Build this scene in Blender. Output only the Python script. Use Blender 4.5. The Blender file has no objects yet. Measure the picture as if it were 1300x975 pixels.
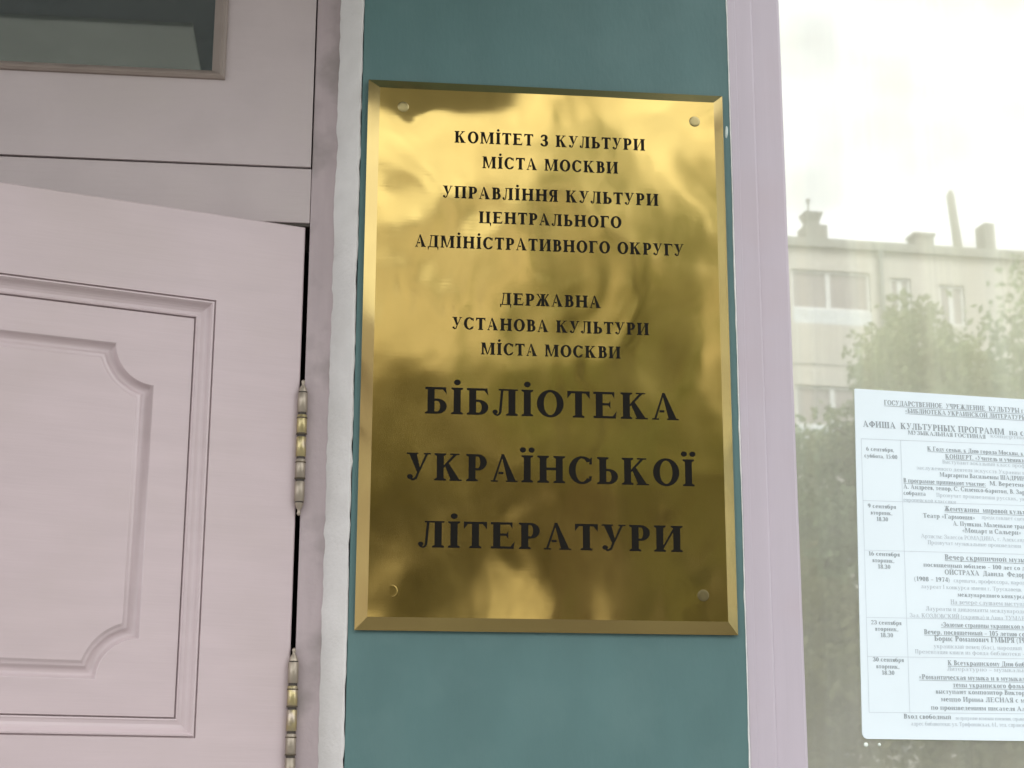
import bpy, bmesh, math, random
from mathutils import Vector, Matrix, noise
R = math.radians
S = bpy.context.scene
COL = S.collection

# ------------------------------------------------------------ camera, sky, sun, exposure
cam = bpy.data.cameras.new('camera'); camo = bpy.data.objects.new('camera', cam); COL.objects.link(camo)
S.camera = camo
PITCH, YAW, ROLL = 0.243641368, 0.105611136, 0.00333444
fw = Vector((math.sin(YAW)*math.cos(PITCH), math.cos(YAW)*math.cos(PITCH), math.sin(PITCH)))
r0 = Vector((math.cos(YAW), -math.sin(YAW), 0)); u0 = r0.cross(fw)
rt = math.cos(ROLL)*r0 + math.sin(ROLL)*u0; up = -math.sin(ROLL)*r0 + math.cos(ROLL)*u0
camo.matrix_world = Matrix(((rt.x, up.x, -fw.x, -0.0206), (rt.y, up.y, -fw.y, -1.71449), (rt.z, up.z, -fw.z, 1.5048), (0, 0, 0, 1)))
cam.sensor_width = 36; cam.lens = 36*2107.5/1300; cam.clip_start = .05; cam.clip_end = 2000
cam.dof.use_dof = True; cam.dof.focus_distance = 1.86; cam.dof.aperture_fstop = 30

W = bpy.data.worlds.new('World'); S.world = W; W.use_nodes = True
nt = W.node_tree; bg = nt.nodes['Background']
SUN_EL, SUN_AZ = R(48), R(25)       # sun high behind the library, veiled by cloud
sky = nt.nodes.new('ShaderNodeTexSky'); sky.sky_type = 'NISHITA'; sky.sun_disc = False
sky.sun_elevation = SUN_EL; sky.sun_rotation = SUN_AZ; sky.dust_density = 4; sky.air_density = 1
hsv = nt.nodes.new('ShaderNodeHueSaturation'); hsv.inputs['Saturation'].default_value = .25
nt.links.new(sky.outputs[0], hsv.inputs['Color'])
mix = nt.nodes.new('ShaderNodeMix'); mix.data_type = 'RGBA'; mix.inputs[0].default_value = .75
nt.links.new(hsv.outputs[0], mix.inputs[6]); mix.inputs[7].default_value = (9.9, 9.95, 10.0, 1)
wtc = nt.nodes.new('ShaderNodeTexCoord'); wn = nt.nodes.new('ShaderNodeTexNoise'); wn.inputs['Scale'].default_value = 9; wn.inputs['Detail'].default_value = 2
wmp = nt.nodes.new('ShaderNodeMapping'); wmp.inputs['Scale'].default_value = (1, 1, 2.2); nt.links.new(wtc.outputs['Generated'], wmp.inputs[0]); nt.links.new(wmp.outputs[0], wn.inputs['Vector'])
wr = nt.nodes.new('ShaderNodeMapRange'); wr.inputs['From Min'].default_value = .40; wr.inputs['From Max'].default_value = .62; wr.inputs['To Min'].default_value = 1.36; wr.inputs['To Max'].default_value = 1.9
nt.links.new(wn.outputs['Fac'], wr.inputs[0]); wm = nt.nodes.new('ShaderNodeMix'); wm.data_type = 'RGBA'; wm.blend_type = 'MULTIPLY'; wm.inputs[0].default_value = 1
nt.links.new(mix.outputs[2], wm.inputs[6]); nt.links.new(wr.outputs[0], wm.inputs[7])
nt.links.new(wm.outputs[2], bg.inputs['Color']); bg.inputs['Strength'].default_value = .1
sl = bpy.data.lights.new('sun', 'SUN'); sl.energy = 1.5; sl.angle = R(25); sl.color = (1, .96, .9)
so = bpy.data.objects.new('sun', sl); COL.objects.link(so)
sd = Vector((math.sin(SUN_AZ)*math.cos(SUN_EL), math.cos(SUN_AZ)*math.cos(SUN_EL), math.sin(SUN_EL)))
so.rotation_euler = sd.to_track_quat('Z', 'Y').to_euler(); so.location = (3, 6, 9)
vs = S.view_settings; vs.view_transform = 'Standard'; vs.look = 'None'; vs.gamma = 1; vs.use_curve_mapping = False
vs.exposure = 0.84
S.cycles.max_bounces = 10; S.cycles.transparent_max_bounces = 12; S.cycles.glossy_bounces = 6

# ------------------------------------------------------------ helpers
class MB:
    def __init__(s): s.v = []; s.f = []; s.sm = []
    def quad(s, *p, smooth=False):
        n = len(s.v); s.v += [tuple(q) for q in p]; s.f.append(tuple(range(n, n+len(p)))); s.sm.append(smooth)
    def box(s, x0, y0, z0, x1, y1, z1):
        n = len(s.v)
        s.v += [(x0,y0,z0),(x1,y0,z0),(x1,y1,z0),(x0,y1,z0),(x0,y0,z1),(x1,y0,z1),(x1,y1,z1),(x0,y1,z1)]
        for f in ((0,3,2,1),(4,5,6,7),(0,1,5,4),(1,2,6,5),(2,3,7,6),(3,0,4,7)):
            s.f.append(tuple(n+i for i in f)); s.sm.append(False)
    def strip(s, loops, closed=True, smooth=True):
        n = len(s.v); m = len(loops[0])
        for l in loops: s.v += [tuple(p) for p in l]
        for i in range(len(loops)-1):
            for j in range(m if closed else m-1):
                k = (j+1) % m
                s.f.append((n+i*m+j, n+i*m+k, n+(i+1)*m+k, n+(i+1)*m+j)); s.sm.append(smooth)
    def lathe(s, prof, c=(0,0,0), axis='z', n=20, smooth=True):
        loops = []
        for r, h in prof:
            l = []
            for i in range(n):
                a = 2*math.pi*i/n; p = (r*math.cos(a), r*math.sin(a))
                if axis == 'z': l.append((c[0]+p[0], c[1]+p[1], c[2]+h))
                elif axis == 'y': l.append((c[0]+p[0], c[1]-h, c[2]+p[1]))
                else: l.append((c[0]+h, c[1]+p[0], c[2]+p[1]))
            loops.append(l)
        s.strip(loops, True, smooth)
    def build(s, name, mat, parent=None, bevel=0, recalc=True, merge=True):
        me = bpy.data.meshes.new(name); me.from_pydata(s.v, [], s.f)
        me.polygons.foreach_set('use_smooth', s.sm)
        if recalc or merge:
            bm = bmesh.new(); bm.from_mesh(me)
            if merge: bmesh.ops.remove_doubles(bm, verts=bm.verts, dist=1e-6)
            if recalc: bmesh.ops.recalc_face_normals(bm, faces=bm.faces)
            bm.to_mesh(me); bm.free()
        me.materials.append(mat)
        o = bpy.data.objects.new(name, me); COL.objects.link(o)
        if parent: o.parent = parent
        if bevel:
            b = o.modifiers.new('bevel', 'BEVEL'); b.width = bevel; b.segments = 3; b.limit_method = 'ANGLE'; b.harden_normals = False
            me.polygons.foreach_set('use_smooth', [True]*len(me.polygons))
            e = o.modifiers.new('wn', 'WEIGHTED_NORMAL')
        return o
def tag(o, label=None, cat=None, group=None, kind=None):
    for k, v in (('label', label), ('category', cat), ('group', group), ('kind', kind)):
        if v: o[k] = v
    return o
def empty(name, loc=(0,0,0), rz=0):
    o = bpy.data.objects.new(name, None); COL.objects.link(o); o.location = loc; o.rotation_euler = (0,0,rz); o.empty_display_size = .1
    return o

# ------------------------------------------------------------ materials
def mat(name, base, rough=.6, metal=0, spec=.5, var=.08, vscale=8, stretch=(1,1,1), bump=0, bscale=60, bstretch=(1,1,1), tint=None, tscale=2, tamt=.5, coat=0, tdetail=4):
    m = bpy.data.materials.new(name); m.use_nodes = True; n = m.node_tree.nodes; l = m.node_tree.links
    b = n['Principled BSDF']; b.inputs['Roughness'].default_value = rough; b.inputs['Metallic'].default_value = metal
    b.inputs['Specular IOR Level'].default_value = spec; b.inputs['Coat Weight'].default_value = coat
    b.inputs['Coat Roughness'].default_value = .12
    tc = n.new('ShaderNodeTexCoord')
    def nz(scale, st, detail=5):
        mp = n.new('ShaderNodeMapping'); mp.inputs['Scale'].default_value = st; l.new(tc.outputs['Object'], mp.inputs[0])
        t = n.new('ShaderNodeTexNoise'); t.inputs['Scale'].default_value = scale; t.inputs['Detail'].default_value = detail
        l.new(mp.outputs[0], t.inputs['Vector']); return t
    t = nz(vscale, stretch)
    r = n.new('ShaderNodeMapRange'); r.inputs['From Min'].default_value = .3; r.inputs['From Max'].default_value = .7
    r.inputs['To Min'].default_value = 1-var; r.inputs['To Max'].default_value = 1+var; l.new(t.outputs['Fac'], r.inputs['Value'])
    mx = n.new('ShaderNodeMix'); mx.data_type = 'RGBA'; mx.blend_type = 'MULTIPLY'; mx.inputs[0].default_value = 1
    mx.inputs[6].default_value = (*base, 1); l.new(r.outputs[0], mx.inputs[7]); out = mx.outputs[2]
    if tint:
        t2 = nz(tscale, (1,1,1), tdetail); rr = n.new('ShaderNodeMapRange'); rr.inputs['From Min'].default_value = .48; rr.inputs['From Max'].default_value = .72
        rr.inputs['To Max'].default_value = tamt; l.new(t2.outputs['Fac'], rr.inputs['Value'])
        m2 = n.new('ShaderNodeMix'); m2.data_type = 'RGBA'; l.new(rr.outputs[0], m2.inputs[0]); l.new(out, m2.inputs[6]); m2.inputs[7].default_value = (*tint, 1); out = m2.outputs[2]
    l.new(out, b.inputs['Base Color'])
    if bump:
        t3 = nz(bscale, bstretch, 6); bp = n.new('ShaderNodeBump'); bp.inputs['Strength'].default_value = bump; bp.inputs['Distance'].default_value = .001
        l.new(t3.outputs['Fac'], bp.inputs['Height']); l.new(bp.outputs[0], b.inputs['Normal'])
    return m
M = {}
M['teal'] = mat('teal_paint', (.083,.167,.165), .6, var=.07, vscale=9, stretch=(1.6,1,.5), bump=.4, bscale=130, bstretch=(1.6,1,.6), tint=(.115,.205,.20), tscale=16, tamt=.35)
M['plaster'] = mat('white_plaster', (.66,.65,.635), .85, var=.05, vscale=30, bump=.8, bscale=200, tint=(.52,.50,.47), tscale=14, tamt=.35)
M['plaster_edge'] = mat('bare_plaster', (.8,.8,.78), .85, var=.08, vscale=60, bump=1, bscale=300)
M['pink'] = mat('pink_door_paint', (.555,.460,.474), .32, var=.035, vscale=18, stretch=(.5,1,3), bump=.15, bscale=120, bstretch=(.12,1,2.2), tint=(.50,.42,.405), tscale=6, tamt=.45)
M['pink_frame'] = mat('pink_frame_paint', (.49,.425,.425), .5, var=.05, vscale=14, stretch=(1,1,1), bump=.45, bscale=90, bstretch=(.2,1,2), tint=(.41,.365,.34), tscale=7, tamt=.5)
M['pink_jamb'] = mat('pink_jamb_paint', (.42,.35,.36), .55, var=.07, vscale=20, stretch=(3,1,.5), bump=.6, bscale=120, tint=(.20,.18,.165), tscale=22, tamt=.6)
M['pink_window'] = mat('pink_window_paint', (.50,.445,.50), .45, var=.03, vscale=14, stretch=(4,1,.25), bump=.12, bscale=90, bstretch=(3,1,.15), tint=(.47,.385,.41), tscale=8, tamt=.4)
M['bead'] = mat('brown_bead', (.27,.22,.19), .5, var=.06, vscale=30)
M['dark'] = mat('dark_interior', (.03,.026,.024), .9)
M['room'] = mat('room_wall', (.20,.20,.18), .9)
M['hinge'] = mat('hinge_metal', (.46,.39,.20), .36, metal=.8, var=.15, vscale=80, tint=(.42,.36,.33), tscale=70, tamt=.8, bump=.3, bscale=300)
M['hinge_pale'] = mat('hinge_paint_smeared', (.37,.32,.255), .42, metal=.6, var=.12, vscale=90)
M['hinge_dark'] = mat('hinge_groove', (.05,.04,.03), .6)
M['hinge_ring'] = mat('hinge_ring', (.13,.105,.07), .5, metal=.4)
M['ink'] = mat('black_enamel', (.007,.006,.004), .6, spec=.12)
M['print'] = mat('print_dark', (.33,.375,.40), .7, var=.15, vscale=300)
M['print_light'] = mat('print_grey', (.50,.56,.60), .7)
M['rule'] = mat('table_rule', (.58,.65,.70), .7)
M['paper'] = mat('paper', (.80,.90,.95), .5, var=.02, vscale=10, coat=.15)
M['curtain'] = mat('curtain_cloth', (.85,.83,.66), .85, var=.09, vscale=30, stretch=(2.5,1,.03), tint=(.72,.77,.62), tscale=9, tamt=.5)
def stripes(m, c):
    n = m.node_tree.nodes; l = m.node_tree.links; b = n['Principled BSDF']; src = b.inputs['Base Color'].links[0].from_socket
    tc = n.new('ShaderNodeTexCoord'); w = n.new('ShaderNodeTexWave'); w.inputs['Scale'].default_value = 4.6; w.inputs['Distortion'].default_value = .8; w.inputs['Detail Scale'].default_value = .3
    mp = n.new('ShaderNodeMapping'); mp.inputs['Scale'].default_value = (1,0,.02); l.new(tc.outputs['Object'], mp.inputs[0]); l.new(mp.outputs[0], w.inputs['Vector'])
    r = n.new('ShaderNodeMapRange'); r.inputs['From Min'].default_value = .75; l.new(w.outputs['Fac'], r.inputs[0])
    x = n.new('ShaderNodeMix'); x.data_type = 'RGBA'; l.new(r.outputs[0], x.inputs[0]); l.new(src, x.inputs[6]); x.inputs[7].default_value = (*c,1); l.new(x.outputs[2], b.inputs['Base Color'])
stripes(M['curtain'], (.84,.80,.62))
M['soffit'] = mat('canopy_soffit', (.65,.65,.6), .8, var=.05)
M['soffit_beam'] = mat('canopy_beam', (.20,.23,.235), .7)
M['soffit_panel'] = mat('soffit_panel', (.64,.68,.63), .8)
M['asphalt'] = mat('asphalt', (.05,.05,.052), .9, var=.2, vscale=3, bump=.5)
M['paving'] = mat('paving', (.31,.295,.28), .9, var=.12, vscale=4)
M['earth'] = mat('ground', (.09,.09,.06), .95, var=.2, vscale=.6)
M['beige'] = mat('beige_facade', (.60,.57,.53), .9, var=.05, vscale=.8, tint=(.53,.51,.47), tscale=.5, tamt=.5)
M['cornice'] = mat('cornice', (.34,.34,.32), .9)
M['roofm'] = mat('roof_metal', (.28,.29,.29), .6)
M['chim'] = mat('chimney_brick', (.30,.29,.27), .9)
M['wframe'] = mat('white_window_frame', (.78,.79,.80), .5)
M['wpanel'] = mat('pale_panel', (.70,.74,.78), .6)
M['wpane'] = mat('far_pane', (.36,.32,.32), .2, spec=.6)
M['bark'] = mat('bark', (.09,.07,.05), .95, var=.2)
def leafmat(name, c):
    m = mat(name, c, .75, var=.25, vscale=2.2); n = m.node_tree.nodes; l = m.node_tree.links
    t = n.new('ShaderNodeBsdfTranslucent'); l.new(n['Principled BSDF'].inputs['Base Color'].links[0].from_socket, t.inputs[0])
    x = n.new('ShaderNodeMixShader'); x.inputs[0].default_value = .4; l.new(n['Principled BSDF'].outputs[0], x.inputs[1]); l.new(t.outputs[0], x.inputs[2]); l.new(x.outputs[0], n['Material Output'].inputs[0]); return m
M['leaf'] = leafmat('leaf_green', (.27,.35,.20)); M['leaf_y'] = leafmat('leaf_yellow_green', (.30,.35,.18)); M['leaf_g'] = leafmat('leaf_olive', (.26,.24,.115)); M['leaf_d'] = leafmat('leaf_dark_green', (.22,.225,.115))
M['glint'] = mat('glint', (.85,.92,.85), .3)
M['chip'] = mat('paint_chip', (.60,.70,.66), .8)
M['handle'] = mat('handle_metal', (.55,.5,.4), .3, metal=1)

def glass(name, refl, tint, rough=0.0, dust_veil=0.0):
    m = bpy.data.materials.new(name); m.use_nodes = True; n = m.node_tree.nodes; l = m.node_tree.links
    n.remove(n['Principled BSDF']); o = n['Material Output']
    t = n.new('ShaderNodeBsdfTransparent'); t.inputs[0].default_value = (*tint, 1)
    g = n.new('ShaderNodeBsdfGlossy'); g.inputs['Roughness'].default_value = rough; g.inputs[0].default_value = (.97, 1, .98, 1)
    x = n.new('ShaderNodeMixShader'); x.inputs[0].default_value = refl
    l.new(t.outputs[0], x.inputs[1]); l.new(g.outputs[0], x.inputs[2]); 
    d = n.new('ShaderNodeBsdfDiffuse'); d.inputs[0].default_value = (.85,.86,.84,1)  # dust film thickened so its pale colour gives the glass a hazy light veil
    y = n.new('ShaderNodeMixShader'); tc = n.new('ShaderNodeTexCoord'); nz = n.new('ShaderNodeTexNoise'); nz.inputs['Scale'].default_value = 9; nz.inputs['Detail'].default_value = 6
    mr = n.new('ShaderNodeMapRange'); mr.inputs['To Min'].default_value = dust_veil*.5; mr.inputs['To Max'].default_value = dust_veil*1.5
    l.new(tc.outputs['Object'], nz.inputs['Vector']); l.new(nz.outputs['Fac'], mr.inputs[0]); l.new(mr.outputs[0], y.inputs[0])
    l.new(x.outputs[0], y.inputs[1]); l.new(d.outputs[0], y.inputs[2]); l.new(y.outputs[0], o.inputs[0])
    return m
M['glass'] = glass('window_glass', .345, (.98, .98, .96), .018, .19)
M['clear'] = glass('clear_glass', .0, (.98, .99, .98))
M['glass_t'] = glass('transom_glass', .25, (.88, .9, .88), .02, .02)

def brass(name, base, tarnish, r0, r1, tam):
    m = bpy.data.materials.new(name); m.use_nodes = True; n = m.node_tree.nodes; l = m.node_tree.links
    b = n['Principled BSDF']; b.inputs['Metallic'].default_value = .92; b.inputs['Specular IOR Level'].default_value = .3
    tc = n.new('ShaderNodeTexCoord')
    def nz(scale, st, d=6):
        mp = n.new('ShaderNodeMapping'); mp.inputs['Scale'].default_value = st; l.new(tc.outputs['Object'], mp.inputs[0])
        t = n.new('ShaderNodeTexNoise'); t.inputs['Scale'].default_value = scale; t.inputs['Detail'].default_value = d; l.new(mp.outputs[0], t.inputs['Vector']); return t
    a = nz(7, (1,1,1)); rr = n.new('ShaderNodeMapRange'); rr.inputs['From Min'].default_value = .4; rr.inputs['From Max'].default_value = .75; rr.inputs['To Max'].default_value = tam
    l.new(a.outputs['Fac'], rr.inputs[0])
    mx = n.new('ShaderNodeMix'); mx.data_type = 'RGBA'; l.new(rr.outputs[0], mx.inputs[0]); mx.inputs[6].default_value = (*base,1); mx.inputs[7].default_value = (*tarnish,1)
    l.new(mx.outputs[2], b.inputs['Base Color'])
    c = nz(26, (1,1,.5)); r2 = n.new('ShaderNodeMapRange'); r2.inputs['From Min'].default_value = .3; r2.inputs['From Max'].default_value = .7
    r2.inputs['To Min'].default_value = r0; r2.inputs['To Max'].default_value = r1; l.new(c.outputs['Fac'], r2.inputs[0]); l.new(r2.outputs[0], b.inputs['Roughness'])
    d = nz(110, (1,1,.35), 1); e = nz(24, (1,1,1), 0)
    b1 = n.new('ShaderNodeBump'); b1.inputs['Strength'].default_value = .006; b1.inputs['Distance'].default_value = .001; l.new(d.outputs['Fac'], b1.inputs['Height'])
    b2 = n.new('ShaderNodeBump'); b2.inputs['Strength'].default_value = .12; b2.inputs['Distance'].default_value = .0012; l.new(e.outputs['Fac'], b2.inputs['Height']); l.new(b1.outputs[0], b2.inputs['Normal'])
    f = nz(420, (.06,1,1), 2); b3 = n.new('ShaderNodeBump'); b3.inputs['Strength'].default_value = .006; b3.inputs['Distance'].default_value = .001
    l.new(f.outputs['Fac'], b3.inputs['Height']); l.new(b2.outputs[0], b3.inputs['Normal'])
    l.new(b3.outputs[0], b.inputs['Normal'])
    return m
M['brass'] = brass('polished_brass', (.49,.365,.118), (.42,.295,.088), .05, .12, .8)
M['brass_edge'] = brass('brass_edge', (.42,.325,.125), (.33,.235,.095), .08, .18, .7)
M['screw'] = mat('screw_cap', (.36,.30,.14), .32, metal=.85, var=.1, vscale=120)
M['screw_dark'] = mat('tarnished_cap', (.13,.105,.045), .45, metal=.7, var=.15, vscale=120)
# ------------------------------------------------------------ serif letter shapes (cap height 1), built stroke by stroke
def glyph(ch, T=.2, t=.06, sv=.075, sh=.05):
    P = []
    def rect(x0, y0, x1, y1): P.append([(x0,y0),(x1,y0),(x1,y1),(x0,y1)])
    def poly(*p): P.append(list(p))
    def para(xb, xt, w, y0=0, y1=1): poly((xb,y0),(xb+w,y0),(xt+w,y1),(xt,y1))
    def arc(cx, cy, rx, ry, ix, iy, a0, a1, n=None, ox=0):
        n = n or max(3, int(abs(a1-a0)/18))
        for i in range(n):
            a = R(a0+(a1-a0)*i/n); b = R(a0+(a1-a0)*(i+1)/n)
            poly((cx+rx*math.cos(a),cy+ry*math.sin(a)),(cx+rx*math.cos(b),cy+ry*math.sin(b)),(cx+ox+ix*math.cos(b),cy+iy*math.sin(b)),(cx+ox+ix*math.cos(a),cy+iy*math.sin(a)))
    def dot(cx, cy, r): poly(*[(cx+r*math.cos(2*math.pi*i/12), cy+r*math.sin(2*math.pi*i/12)) for i in range(12)])
    def ser(x0, x1, y, up):                      # serif with small brackets, at the end of a stem x0..x1
        if up: poly((x0-sv,y),(x1+sv,y),(x1+sv,y-sh),(x1,y-sh*1.9),(x0,y-sh*1.9),(x0-sv,y-sh))
        else: poly((x0-sv,y),(x0-sv,y+sh),(x0,y+sh*1.9),(x1,y+sh*1.9),(x1+sv,y+sh),(x1+sv,y))
    def stem(x, w=None, y0=0, y1=1, b=True, u=True):
        w = w or T; rect(x, y0, x+w, y1)
        if b: ser(x, x+w, y0, False)
        if u: ser(x, x+w, y1, True)
    def bowl(x0, y0, y1, w):
        ry = (y1-y0)/2; rx = min(w*.8, ry*1.25); cx = x0+w-rx
        rect(x0, y0, cx, y0+t); rect(x0, y1-t, cx, y1)
        arc(cx, (y0+y1)/2, rx, ry, max(rx-T*.95,.02), ry-t, -90, 90)
    def bar(x0, x1, y, flag=0, side=1):          # arm with a flag at the end
        rect(x0, y-t/2, x1, y+t/2)
    x = sv; c = ch
    if c in 'IІ': stem(x); return P, x+T+sv
    if c in 'iі': stem(x); dot(x+T/2, 1.20, .108); return P, x+T+sv
    if c in 'Її': stem(x); dot(x+T/2-.14, 1.20, .10); dot(x+T/2+.14, 1.20, .10); return P, x+T+sv+.02
    if c == 'К':
        stem(x); a = x+T
        poly((a,.46),(a,.56),(a+.30,1-sh),(a+.41,1-sh)); rect(a+.20,1-sh,a+.50,1)
        poly((a+.05,.52),(a+.15,.66),(a+.50,sh),(a+.50-T*1.25,sh)); rect(a+.50-T*1.25-.04,0,a+.58,sh); return P, a+.60
    if c == 'О': arc(.43,.5,.43,.52,.43-T,.52-t,0,360,26); return P, .86
    if c == 'С':
        arc(.43,.5,.43,.52,.43-T,.52-t,42,318,20); poly((.66,.72),(.75,.72),(.75,.98),(.70,.94)); poly((.66,.28),(.75,.28),(.72,.14),(.66,.2)); return P, .80
    if c in 'ЕЁ':
        stem(x, b=False, u=False); rect(0,0,x+T+.42,t); rect(0,1-t,x+T+.38,1); rect(x+T,.49,x+T+.24,.49+t)
        poly((x+T+.30,1-t),(x+T+.38,1-t),(x+T+.38,.76)); poly((x+T+.32,t),(x+T+.42,t),(x+T+.45,.28)); poly((x+T+.17,.52),(x+T+.25,.37),(x+T+.25,.67)); return P, x+T+.46
    if c == 'Т':
        stem(.36-T/2, u=False); rect(0,1-t,.72,1); poly((0,1-t),(.13,1-t),(.0,.72)); poly((.59,1-t),(.72,1-t),(.72,.72)); return P, .72
    if c == 'М':
        rect(x,sh,x+t*1.3,1); ser(x,x+t*1.3,0,False); rect(0,1-sh,x+T,1)
        poly((x,1),(x+T*1.05,1),(x+.47,.02),(x+.40,.02)); poly((x+.40,.02),(x+.47,.02),(x+.80,1),(x+.72,1)); stem(x+.72); return P, x+.72+T+sv
    if c in 'ИЙ':
        stem(x); stem(x+T+.32); poly((x+T,.10),(x+T,.24),(x+T+.32,.90),(x+T+.32,.76))
        if c == 'Й': arc(x+T+.16,1.26,.17,.16,.12,.06,180,360,6)
        return P, x+2*T+.32+sv
    if c == 'Н': stem(x); stem(x+T+.30); rect(x+T,.47,x+T+.30,.47+t*1.15); return P, x+2*T+.30+sv
    if c == 'П': stem(x,u=False); stem(x+T+.30,u=False); rect(0,1-sh*1.3,x+2*T+.30+sv,1); return P, x+2*T+.30+sv
    if c == 'Ц':
        stem(x,b=False); stem(x+T+.28,b=False); rect(0,0,x+2*T+.28+.12,sh*1.3); poly((x+2*T+.28,0),(x+2*T+.28+.12,0),(x+2*T+.28+.10,-.24),(x+2*T+.28+.06,-.24)); return P, x+2*T+.28+.12
    if c in 'ШЩ':
        w = x
        for k in range(3): stem(x+k*(T+.20),b=False)
        e = x+3*T+.40; rect(0,0,e+(.12 if c == 'Щ' else sv),sh*1.3)
        if c == 'Щ': poly((e,0),(e+.12,0),(e+.1,-.24),(e+.06,-.24))
        return P, e+.12
    if c == 'Г': stem(x,u=False); rect(0,1-t,x+T+.36,1); poly((x+T+.26,1-t),(x+T+.36,1-t),(x+T+.37,.70)); return P, x+T+.37
    if c == 'Р': stem(x); bowl(x+T,.40,1,.36); return P, x+T+.37
    if c == 'Ь': stem(x); bowl(x+T,0,.57,.38); return P, x+T+.39
    if c == 'Ъ': stem(x+.15); rect(0,1-sh,.2,1); bowl(x+.15+T,0,.57,.36); return P, x+T+.53
    if c == 'Ы': stem(x); bowl(x+T,0,.57,.30); stem(x+T+.44); return P, x+2*T+.44+sv
    if c == 'Б':
        stem(x,u=False); rect(0,1-t,x+T+.36,1); poly((x+T+.26,1-t),(x+T+.36,1-t),(x+T+.39,.74)); bowl(x+T,0,.57,.39); return P, x+T+.41
    if c == 'В': stem(x); bowl(x+T,.5,1,.31); bowl(x+T,0,.5+t,.37); return P, x+T+.38
    if c == 'Я':
        rect(.37,0,.37+T,1); ser(.37,.37+T,0,False); rect(.37+T,1-sh,.37+T+sv,1)
        rect(.2,1-t,.37,1); rect(.2,.42,.37,.42+t); arc(.27,.71,.27,.29,.27-T*.95,.29-t,90,270)
        poly((.20,.45),(.33,.45),(.20,.0),(.02,.0)); rect(0,0,.24,sh); return P, .37+T+sv
    if c == 'Д':
        rect(.0,0,.84,sh*1.3); poly((.0,0),(.10,0),(.06,-.22),(.02,-.22)); poly((.74,0),(.84,0),(.82,-.22),(.78,-.22))
        poly((.13,sh),(.21,sh),(.33,1),(.25,1)); rect(.52,0,.52+T,1); rect(.18,1-sh*1.2,.52+T+sv,1); return P, .86
    if c == 'Л':
        poly((.20,.16),(.28,.14),(.34,1),(.26,1)); arc(.14,.16,.14,.18,.06,.12,200,355,8,ox=.0); dot(.075,.13,.085); stem(.50,u=False); rect(.19,1-sh*1.2,.50+T+sv,1); return P, .50+T+sv
    if c == 'У':
        para(.30,.03,T*1.1,.30,1-sh) if False else poly((.06,1),(.06+T*1.1,1),(.44,.36),(.33,.30))
        poly((.36,.30),(.44,.36),(.69,1),(.61,1)); poly((.25,.06),(.32,.02),(.43,.36),(.35,.34)); arc(.20,.13,.12,.15,.06,.07,230,345,6); dot(.11,.12,.09)
        rect(0,1-sh,.06+T*1.1+.06,1); rect(.54,1-sh,.76,1); return P, .76
    if c == 'А':
        poly((.07,sh),(.14,sh),(.40,1),(.34,1)); poly((.33,1.02),(.42,1.02),(.79,sh),(.79-T*1.15,sh)); rect(0,0,.22,sh); rect(.79-T*1.15-.05,0,.86,sh)
        rect(.24,.28,.40,.28+t); return P, .86
    if c == 'Ж':
        stem(.50-T/2)
        for s in (-1, 1):
            q = lambda X: .50+s*X
            poly((q(T/2),.46),(q(T/2),.57),(q(.32),1-sh),(q(.42),1-sh)); rect(min(q(.30),q(.46)),1-sh,max(q(.30),q(.46)),1)
            poly((q(T/2),.52),(q(T/2+.1),.62),(q(.48),sh),(q(.48-T*1.1),sh)); rect(min(q(.26),q(.52)),0,max(q(.26),q(.52)),sh)
        return P, 1.02
    if c in 'З3':
        arc(.28,.74,.29,.28,.29-T,.28-t,-80,150,10); arc(.28,.28,.33,.30,.33-T,.30-t,-150,80,11); rect(.16,.47,.34,.47+t); dot(.09,.82,.075); dot(.08,.18,.08); return P, .62
    if c == 'Ф': stem(.46-T/2); arc(.46,.52,.46,.34,.46-T,.34-t,0,360,20); return P, .92
    if c == 'Х': poly((.04,1),(.04+T*1.2,1),(.76,0),(.76-T*1.2,0)); poly((.08,0),(.16,0),(.70,1),(.62,1)); rect(0,0,.24,sh); rect(.48,0,.80,sh); rect(0,1-sh,.32,1); rect(.54,1-sh,.78,1); return P, .80
    if c == 'Ч': stem(.42); rect(.04,.62,.04+T,1); rect(0,1-sh,.04+T+.06,1); arc(.24,.66,.20,.24,.20-T*.5,.24-t,180,270,5); rect(.22,.42,.42,.42+t); return P, .42+T+sv
    if c == 'Э': arc(.35,.5,.43,.52,.43-T,.52-t,-138,138,18); rect(.28,.47,.62,.47+t); dot(.08,.83,.07); return P, .80
    if c == 'Ю': stem(x); rect(x+T,.47,x+T+.2,.47+t); arc(x+T+.46,.5,.34,.52,.34-T,.52-t,0,360,20); return P, x+T+.82
    # lower case with forms of its own
    if c == 'о': arc(.30,.34,.30,.36,.30-T,.36-t,0,360,16); return P, .60
    if c == 'а': rect(.34,0,.34+T*.9,.50); rect(.34,0,.34+T*.9+.06,sh); arc(.27,.46,.25,.22,.25-T*.6,.22-t,0,160,7); arc(.24,.19,.24,.20,.24-T*.8,.20-t,60,300,9); return P, .60
    if c in 'еэ':
        arc(.29,.34,.29,.36,.29-T,.36-t,20 if c == 'е' else 20,320,14); rect(.14,.36,.55,.36+t); rect(.58-T,.36,.57,.48); return P, .58
    if c == 'с': arc(.29,.34,.29,.36,.29-T,.36-t,50,315,12); return P, .54
    if c == 'р': stem(.05,T*.95,-.30,.68,True,False); arc(.05+T+.10,.34,.26,.36,.26-T,.36-t,-120,120,10); return P, .62
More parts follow.
